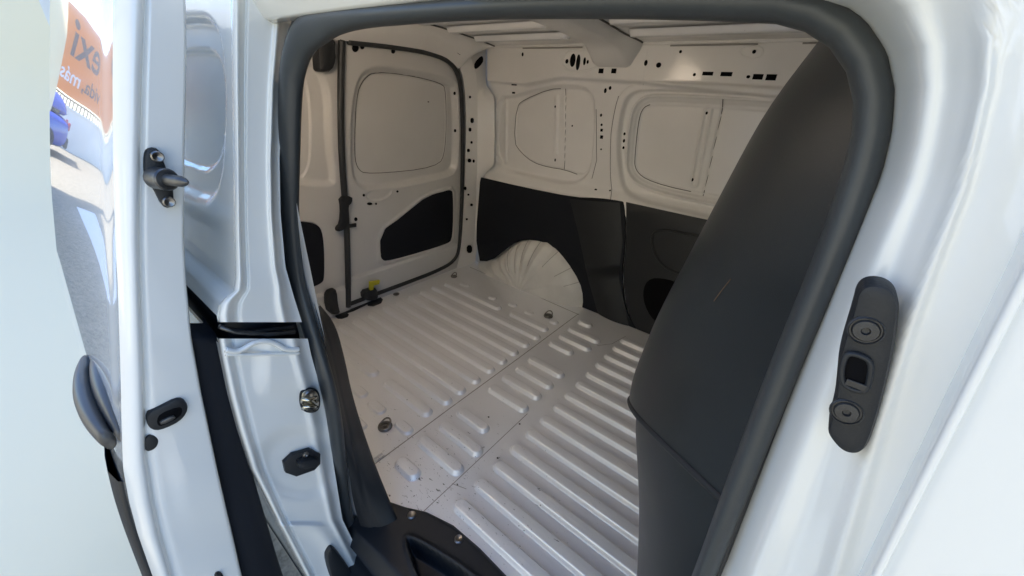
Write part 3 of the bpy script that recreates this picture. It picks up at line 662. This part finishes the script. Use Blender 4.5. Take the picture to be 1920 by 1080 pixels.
# inside face of the near wall and header above the opening
loft('near_wall_lining', [[(x, -.715, z) for x in np.linspace(.02, .985, 8)] for z in np.linspace(-.02, 1.22, 8)], PAINT_IN, van)
hdr = [(-.70, 1.19), (-.70, 1.075), (-.705, 1.055), (-.715, 1.060), (-.735, 1.10), (-.74, 1.20), (-.70, 1.26)]
loft('opening_header', [[(x, y, z) for y, z in hdr] for x in np.linspace(.0, 1.9, 10)], PAINT, van)
loft('outer_roof_skin', [[(x, y, roof_z(y)+.045) for y in np.linspace(-.745, .74, 16)] for x in np.linspace(-.02, 2.0, 6)], PAINT, van)
loft('outer_far_skin', [[(x, .76, z) for z in (-.3, .3, .9, 1.26)] for x in (-.05, 1, 2.0)], PAINT, van)
loft('rear_outer_skin', [[(-.07, y, z) for y in (-.80, 0, .78)] for z in (-.3, .5, 1.3)], PAINT, van)
loft('underbody', [[(x, y, -.08) for y in (-.86, 0, .76)] for x in (-.05, 1, 2.0)], BLACK, van)
loft('front_closing_panel', [[(1.9, y, z) for y in (-.76, 0, .76)] for z in (-.1, .6, 1.25)], BLACK, van)
# --- front pillar of the opening
sl = np.array(hity([(2100, 160), (1925, 512), (1780, 800), (1640, 1080), (1560, 1240)], -.79)); sl = sl[np.argsort(sl[:, 1])]
ridge = np.array(hity([(1850, -260), (1852, -60), (1850, 20), (1845, 150), (1800, 350), (1745, 490), (1700, 610), (1640, 800), (1560, 1060), (1500, 1250)], -.765)); ridge = ridge[np.argsort(ridge[:, 1])]
sealx = arr[100:, :3]; sealx = sealx[np.argsort(sealx[:, 2])]
def bp_y(x, z):
    xr = np.interp(z, ridge[:, 1], ridge[:, 0]); x0 = np.minimum(np.interp(z, sealx[:, 2], sealx[:, 0]), 1.62)
    t = np.clip((x-x0)/(xr-x0), 0, 3)
    y = np.where(t < 1, -.700-.036*sstep((t-.12)/.42)-.026*t, -.762-.010*(1-np.exp(-(t-1)*3)))
    return y-.0045*np.exp(-((t-1.02)/.07)**2)+.003*np.exp(-((t-.72)/.12)**2)+.012*(z-.9)
def bp_x(t, z):
    x0 = np.minimum(np.interp(z, sealx[:, 2], sealx[:, 0]), 1.64)-.003; return x0+(1.74-x0)*t
bpillar = field('front_opening_pillar', np.linspace(0, 1, 130)**1.3, np.linspace(.30, 1.30, 160), lambda u, v: 0*u, lambda u, v, h: (bp_x(u, v), bp_y(bp_x(u, v), v), v), PAINT, van)
# front door edge
zs = np.linspace(.3, 1.2, 40); xs_ = np.interp(zs, sl[:, 1], sl[:, 0])
rows = []
for z, x in zip(zs, xs_): rows.append([(x+.0015, -.760, z), (x+.0006, -.778, z), (x, -.786, z), (x+.0015, -.7905, z), (x+.006, -.792, z)]+[(x+.006+d, -.792-.03*(1-math.exp(-d*2)), z) for d in (.02, .05, .1, .3, .7)])
fdoor = loft('front_door', rows, PAINT, van)
sweep('door_edge_bead', [(x+.0005, -.789, z) for z, x in zip(zs, xs_)], .0016, .0022, PAINT, fdoor, n=8)
# receptacle for the guide pin
RY = -.765
rp = hity([(1604, 585), (1612, 553), (1632, 540), (1662, 543), (1682, 560), (1686, 590), (1668, 690), (1640, 790), (1622, 838), (1606, 851), (1580, 848), (1560, 830), (1551, 808), (1566, 760), (1571, 720), (1577, 668)], RY-.006)
py0 = RY+.006
_c = np.mean(rp, 0); rp = [(_c[0]+(a[0]-_c[0])*1.10, _c[1]+(a[1]-_c[1])*1.03) for a in rp]
rec = plate('guide_receptacle', rp, lambda u, v, h: (u, py0-h, v), .012, BLACK, bpillar, bevel=.0035, rnd=2)
rec['label'] = 'black plastic pin guide with two screws'
for px in ((1623, 619), (1587, 771)):
    q = hit(px, 1, py0-.012)
    lathe('guide_screw', [(.0060, 0), (.0060, .0005), (.0054, .0012), (.0051, .0005), (.0046, .0005), (.0040, .0016), (.0016, .0018), (.0012, .0004), (.0003, .0003)], SCREWB, rec, (q[0], q[1]-.0002, q[2]), (0, -1, .15), n=22)
pk_ = hity([(1584, 664), (1600, 660), (1630, 672), (1634, 690), (1626, 728), (1612, 732), (1584, 722), (1576, 700)], py0-.012)
plate('guide_pocket', pk_, lambda u, v, h: (u, py0-.0115-h, v), .0016, HOLE, rec, bevel=.0005, rnd=1)
sweep('pocket_rim', [(a[0], py0-.0128, a[1]) for a in smooth_closed(pk_, 2)], .0012, .0016, BLACK, rec, n=8, closed=True)
q = hit((1605, 722), 1, py0-.0140); box('pocket_liner', tuple(q), (.007, .001, .003), SCREWB, rec, .0004)
# --- sliding door, standing open outside the quarter panel
yl = [(-60, 212), (0, 212), (150, 211), (300, 212), (450, 216), (540, 221), (700, 226), (800, 228), (880, 231), (940, 242), (1000, 258), (1080, 286), (1250, 350)]
yh = [(-60, 274), (0, 271), (150, 265), (300, 262), (450, 261), (540, 263), (700, 269), (850, 272), (940, 285), (1000, 298), (1080, 321), (1250, 385)]
yi = [(-60, 344), (0, 345), (100, 347), (300, 343), (450, 342), (540, 347), (640, 357), (740, 375), (890, 407), (1075, 450), (1250, 497)]
I = lambda tab, y: float(np.interp(y, [a for a, _ in tab], [b for _, b in tab]))
ys = np.r_[np.linspace(-60, 1250, 120)]
L3 = np.array([hit((I(yl, y), y), 0, .990) for y in ys]); H3 = np.array([hit((I(yh, y), y), 0, 1.004) for y in ys]); N3 = np.array([hit((I(yi, y), y), 0, 1.0) for y in ys])
front_rows = []
for i in range(len(ys)):
    r = []
    for t in np.linspace(0, 1, 12): # rolled hem
        pnt = L3[i]*(1-t)+H3[i]*t; pnt = pnt+np.array([.010*math.sin(math.pi*t)**.8, 0, 0]); r.append(pnt)
    for t in np.linspace(.02, 1, 24):
        pnt = H3[i]*(1-t)+N3[i]*t; y = ys[i]
        d = -.006*gauss(t, .04, .05)
        d += .003*math.exp(-(((y-905)/60)**2))*float(sstep((t-.2)/.3)) - .003*math.exp(-((y-1010)/40)**2)*t
        pnt = pnt+np.array([d, 0, 0]); r.append(pnt)
    r += [N3[i]+np.array([-.006, .003, 0]), N3[i]+np.array([-.03, .004, 0])]
    front_rows.append(r)
sdoor = loft('sliding_door', front_rows, PAINT, van); sdoor['label'] = 'open sliding door standing outside the body, seen on its leading edge'
Lz = L3[:, 2][::-1]; Ly = L3[:, 1][::-1]
sil = np.array([hit(a, 0, .3) for a in [(98, -80), (97, 60), (96, 200), (98, 340), (112, 500), (146, 640), (185, 740), (218, 850), (245, 960)]]); sil = sil[np.argsort(sil[:, 2])]
def skin_y(x, z):
    f = np.interp(z, Lz, Ly); r = np.interp(z, sil[:, 2], sil[:, 1]); s = (.990-x)/.69
    y = f+(r-f)*s
    return y-.003*np.sin(math.pi*np.clip(s, 0, 1))-.003*(1-np.exp(-s*14))
def skin_sm(x, z): return sum(skin_y(x, z+d) for d in (-.04, -.02, 0, .02, .04))/5
zsk = np.linspace(.05, 1.16, 140); xs2 = np.r_[np.linspace(.99, .90, 20), np.linspace(.89, .30, 60)]
ZZ = zsk
rows = []
for z in zsk:
    base = np.interp(z, Lz, Ly); wgt = lambda x: float(sstep((.99-x)/.05))
    r = [(x, base*(1-wgt(x))+skin_sm(x, z)*wgt(x), z) for x in xs2]
    r += [(.292, r[-1][1]+.006, z), (.29, r[-1][1]+.03, z)]; rows.append(r)
skin = loft('outer_skin', rows, PAINT_DOOR, sdoor)
rows = []                                                    # inner sheet of the door
for i in range(0, len(ys), 4): rows.append([(x, N3[i][1]+.002, N3[i][2]) if x > .96 else (x, float(skin_sm(x, N3[i][2]))+.035+.02*(x > .9), N3[i][2]) for x in np.linspace(.97, .29, 8)])
loft('inner_skin', rows, PAINT, sdoor)
# black inner board whose front end shows beside the leading edge
ta = resample([(357, 632), (375, 740), (407, 890), (450, 1075), (475, 1180)], 40); tb = resample([(402, 632), (428, 740), (470, 890), (516, 1045), (560, 1180)], 40)
rows = []
for i in range(40):
    a = hit(ta[i], 0, .985); b = hit(tb[i], 0, .978)
    rows.append([a+np.array([-.03, 0, 0]), a, a*.5+b*.5+np.array([.003, 0, 0]), b+np.array([.001, 0, 0]), b+np.array([-.006, .004, 0]), b+np.array([-.05, .006, 0])])
tp = [np.array([-.06, 0, -.002])+rows[0][1], ] 
loft('inner_board', [[r+np.array([-.05, 0, .003]) for r in rows[0]]]+rows, BOARD, sdoor)
# guide pin bracket
dm = lambda x0: (lambda u, v, h: (x0+h, u, v))
br = plate('pin_bracket', hitx([(272, 292), (277, 280), (292, 277), (301, 284), (314, 318), (326, 352), (328, 384), (318, 392), (306, 388), (288, 352), (275, 334), (272, 322)], 1.012), dm(1.003), .008, BLACK, sdoor, rnd=1)
for px in ((294, 293), (316, 378)):
    q = hit(px, 0, 1.011); lathe('bracket_screw', [(.0062, 0), (.0062, .003), (.005, .0042), (.0028, .0036), (.0004, .002)], STEEL, sdoor, tuple(q), (1, 0, 0), n=14)
q = hit((293, 334), 0, 1.010)
tipp = hit((352, 342), 0, q[0]+.055); ax = tipp-q; ln = np.linalg.norm(ax)
lathe('guide_pin', [(.0125, 0), (.0125, .35*ln), (.011, .38*ln), (.0065, .385*ln), (.0062, .78*ln), (.0052, .86*ln), (.0025, .97*ln), (.0004, ln)], SCREW, sdoor, tuple(q), tuple(ax), n=18)
# latch pocket, plug and small hole on the edge
lp = hitx([(275, 787), (280, 774), (305, 762), (330, 750), (345, 750), (354, 762), (352, 776), (338, 792), (312, 805), (292, 810), (280, 804)], 1.009)
plate('latch_cover', lp, dm(1.000), .009, BLACK, sdoor, bevel=.004, rnd=1)
plate('latch_mouth', hitx([(294, 788), (300, 776), (336, 762), (343, 768), (338, 782), (304, 799), (296, 798)], 1.0095), dm(1.0085), .0012, HOLE, sdoor, bevel=.0003, rnd=1)
plate('latch_pawl', hitx([(298, 790), (325, 778), (330, 784), (303, 797)], 1.011), dm(1.009), .004, SCREW, sdoor, rnd=1)
plate('door_plug', hitx([(271, 822), (285, 815), (297, 822), (297, 834), (288, 844), (272, 848)], 1.004), dm(1.0005), .004, BLACK, sdoor, rnd=2)
plate('door_plug', hitx([(402, 1076), (412, 1072), (420, 1080), (418, 1092), (404, 1092)], 1.004), dm(1.0), .006, BLACK, sdoor, rnd=1)
# pull handle on the outer skin
hz = .55
e0, e1 = hit((204, 826), 2, hz), hit((166, 680), 2, hz)
rows = []
hp = [e1*(1-t)+e0*t+np.array([0, -.010*math.sin(math.pi*t)**.7, .002*math.sin(math.pi*t)]) for t in np.linspace(0, 1, 30)]
handle = sweep('pull_handle', hp, [.010+.013*math.sin(math.pi*(.08+.84*i/29))**.6 for i in range(30)], [.006+.0070*math.sin(math.pi*(.05+.9*i/29)) for i in range(30)], HANDLE, sdoor, n=16, ref=(0, 1, 0))
bp_ = [e1*(1-t)+e0*t+np.array([0, .012, 0]) for t in np.linspace(-.02, 1.02, 24)]
sweep('handle_base', bp_, [.004+.034*math.sin(math.pi*(.03+.94*i/23))**.6 for i in range(24)], [.003+.012*math.sin(math.pi*(.03+.94*i/23)) for i in range(24)], HANDLE, sdoor, n=18, ref=(0, 1, 0))
# rubbing strip along the bottom of the skin
m0 = [hit(a, 0, .965) for a in [(222, 905), (232, 960), (252, 1020), (276, 1085), (300, 1150)]]
rows = []
for a in resample(smooth_open(m0), 20): rows.append([(.966, a[1]+.008, a[2]), (.967, a[1]+.004, a[2]), (.962, a[1], a[2])]+[(x, float(skin_sm(x, a[2]))-.010*(1-float(sstep((.93-x)/.12)))-.0, a[2]) for x in np.linspace(.93, .60, 10)]+[(.59, float(skin_sm(.59, a[2]))+.01, a[2])])
loft('rubbing_strip', rows, BLACK, sdoor)

# ---------------------------------------------------------------- across the yard: what the door skin mirrors
WALLW = material('white_render', (.78, .78, .76), .8, bump=.3, bscale=20, var=.12, vscale=1.2)
ORANGE = material('orange_banner_cloth', (.85, .27, .06), .6)
GREYP = material('grey_banner_print', (.10, .10, .105), .6)
WHITEP = material('white_banner_print', (.8, .8, .8), .6)
BLUE = material('blue_car_paint', (.03, .06, .42), .25, coat=1)
GLASS = material('dark_car_glass', (.02, .025, .03), .05, spec=.8)
TYRE = material('tyre_rubber', (.02, .02, .02), .8)
ALLOY = material('alloy_rim', (.6, .6, .62), .3, metal=1)
RED = material('red_lamp', (.4, .01, .01), .2)
BX = -17.0
bld = thing('yard_wall', 'white rendered yard wall with a slatted rail, mirrored in the open door', 'wall', (BX-.15, -7, GZ))
box('wall_body', (BX-.15, -7, GZ+.62), (.3, 11.5, 1.24), WALLW, bld, .01)
box('coping', (BX-.15, -7, GZ+1.27), (.36, 11.6, .06), WALLW, bld, .01)
for k in range(72): box('rail_bar', (BX-.08, -.9-.16*k, GZ+1.40), (.03, .05, .21), SCREW, bld, 0)
box('top_rail', (BX-.08, -7, GZ+1.53), (.06, 11.5, .05), SCREW, bld, .005)
ban = thing('orange_banner', 'orange advertising banner with grey and white lettering above the white yard wall', 'banner', (BX, -5, GZ+1.57))
box('banner_cloth', (BX, -4.40, GZ+2.75), (.05, 6.6, 2.3), ORANGE, ban, .01)
for y in (-1.20, -4.40, -7.60): box('banner_post', (BX-.06, y, GZ+1.95), (.06, .06, 3.9), SCREW, ban, .005)
def lettering(body, size, right_y, z, mat):
    cu = bpy.data.curves.new('banner_lettering', 'FONT'); cu.body = body; cu.size = size; cu.extrude = .006; cu.align_x = 'RIGHT'; cu.offset = size*.012
    o = bpy.data.objects.new('banner_lettering', cu); COL.objects.link(o)
    o.matrix_world = Matrix(((0, 0, 1, BX+.032), (1, 0, 0, right_y), (0, 1, 0, z), (0, 0, 0, 1)))
    bpy.context.view_layer.update()
    me = bpy.data.meshes.new_from_object(o.evaluated_get(bpy.context.evaluated_depsgraph_get()))
    me.transform(o.matrix_world); bpy.data.objects.remove(o); me.materials.clear(); me.materials.append(mat)
    return put(bpy.data.objects.new('banner_lettering', me), ban)
lettering('exi', 1.45, -1.60, GZ+2.75, GREYP)
lettering('vida,', .62, -2.45, GZ+1.98, GREYP)
lettering('m\u00e1s', .62, -1.40, GZ+1.98, WHITEP)
# blue car parked along the wall
CX, CY = -14.2, -2.1                                     # tail of the car, it points to +Y
car = thing('blue_car', 'blue hatchback parked tail-on to the white yard wall, mirrored in the open door', 'car', (CX, CY+2, GZ))
def side_body(name, prof, hw, mat, tuck=.12):
    P = [np.array(a) for a in smooth_closed(prof, 2)]; n = len(P); V = []
    for sx, ins in ((-hw, tuck), (-hw+.08, .03), (-hw+.2, 0), (hw-.2, 0), (hw-.08, .03), (hw, tuck)):
        for a in (poly_inset(P, ins) if ins else P): V.append((CX+sx, CY+a[0], GZ+a[1]))
    F = grid_faces(6, n, True)
    for base in (0, 5*n):
        for t in tessellate_polygon([[Vector((V[base+i][1], V[base+i][2], 0)) for i in range(n)]]): F.append(tuple(base+i for i in t))
    return mesh(name, V, F, mat, car)
side_body('body', [(0, .35), (-.03, .75), (.05, 1.0), (.9, 1.02), (2.6, .98), (3.7, .82), (4.05, .6), (4.05, .3), (3.6, .2), (.4, .2)], .88, BLUE, .05)
side_body('cabin', [(.10, .98), (.28, 1.36), (.7, 1.50), (1.6, 1.48), (2.2, 1.32), (2.85, .96)], .80, BLUE, .10)
for y0, y1, t0, t1 in ((.42, .82, .52, .82), (.90, 1.52, .90, 1.50), (1.60, 2.42, 1.58, 2.05)):
    for sx in (-1, 1): plate('side_window', [(y0, 1.02), (y1, 1.02), (t1, 1.38), (t0, 1.38)], lambda u, v, h: (CX+sx*(.71+.09*(1.4-v)/.4*.9+h), CY+u, GZ+v), .03, GLASS, car, rnd=1)
for y in (.75, 3.25):
    for sx in (-1, 1):
        lathe('wheel', [(.01, 0), (.32, 0), (.33, .05), (.33, .17), (.30, .20), (.24, .20)], TYRE, car, (CX+sx*.72, CY+y, GZ+.33), (sx, 0, 0), n=24)
        lathe('rim', [(.23, 0), (.21, .01), (.05, -.02), (.01, .0)], ALLOY, car, (CX+sx*.915, CY+y, GZ+.33), (sx, 0, 0), n=16)
for sx in (-1, 1): box('tail_lamp', (CX+sx*.70, CY+.02, GZ+.88), (.22, .10, .20), RED, car, .03)
box('rear_bumper', (CX, CY+.0, GZ+.45), (1.6, .16, .28), TYRE, car, .05)

side = thing('added_bounce_building', 'unseen cream building with white shutters, added to bounce warm light at the open side of the van', 'building', (2, -7, GZ))  # out-of-view building added to cut low sky and bounce warm light
CREAM = material('cream_render', (.52, .47, .31), .85, bump=.3, bscale=12, var=.1, vscale=.8)
box('facade', (2, -7.2, GZ+2.3), (16, .4, 4.6), CREAM, side, .02)
box('parapet', (2, -7.2, GZ+4.7), (16.2, .5, .2), CREAM, side, .02)
for k in range(4): box('shutter', (-3.2+3.6*k, -6.985, GZ+1.3), (1.8, .03, 2.4), WALLW, side, .01)
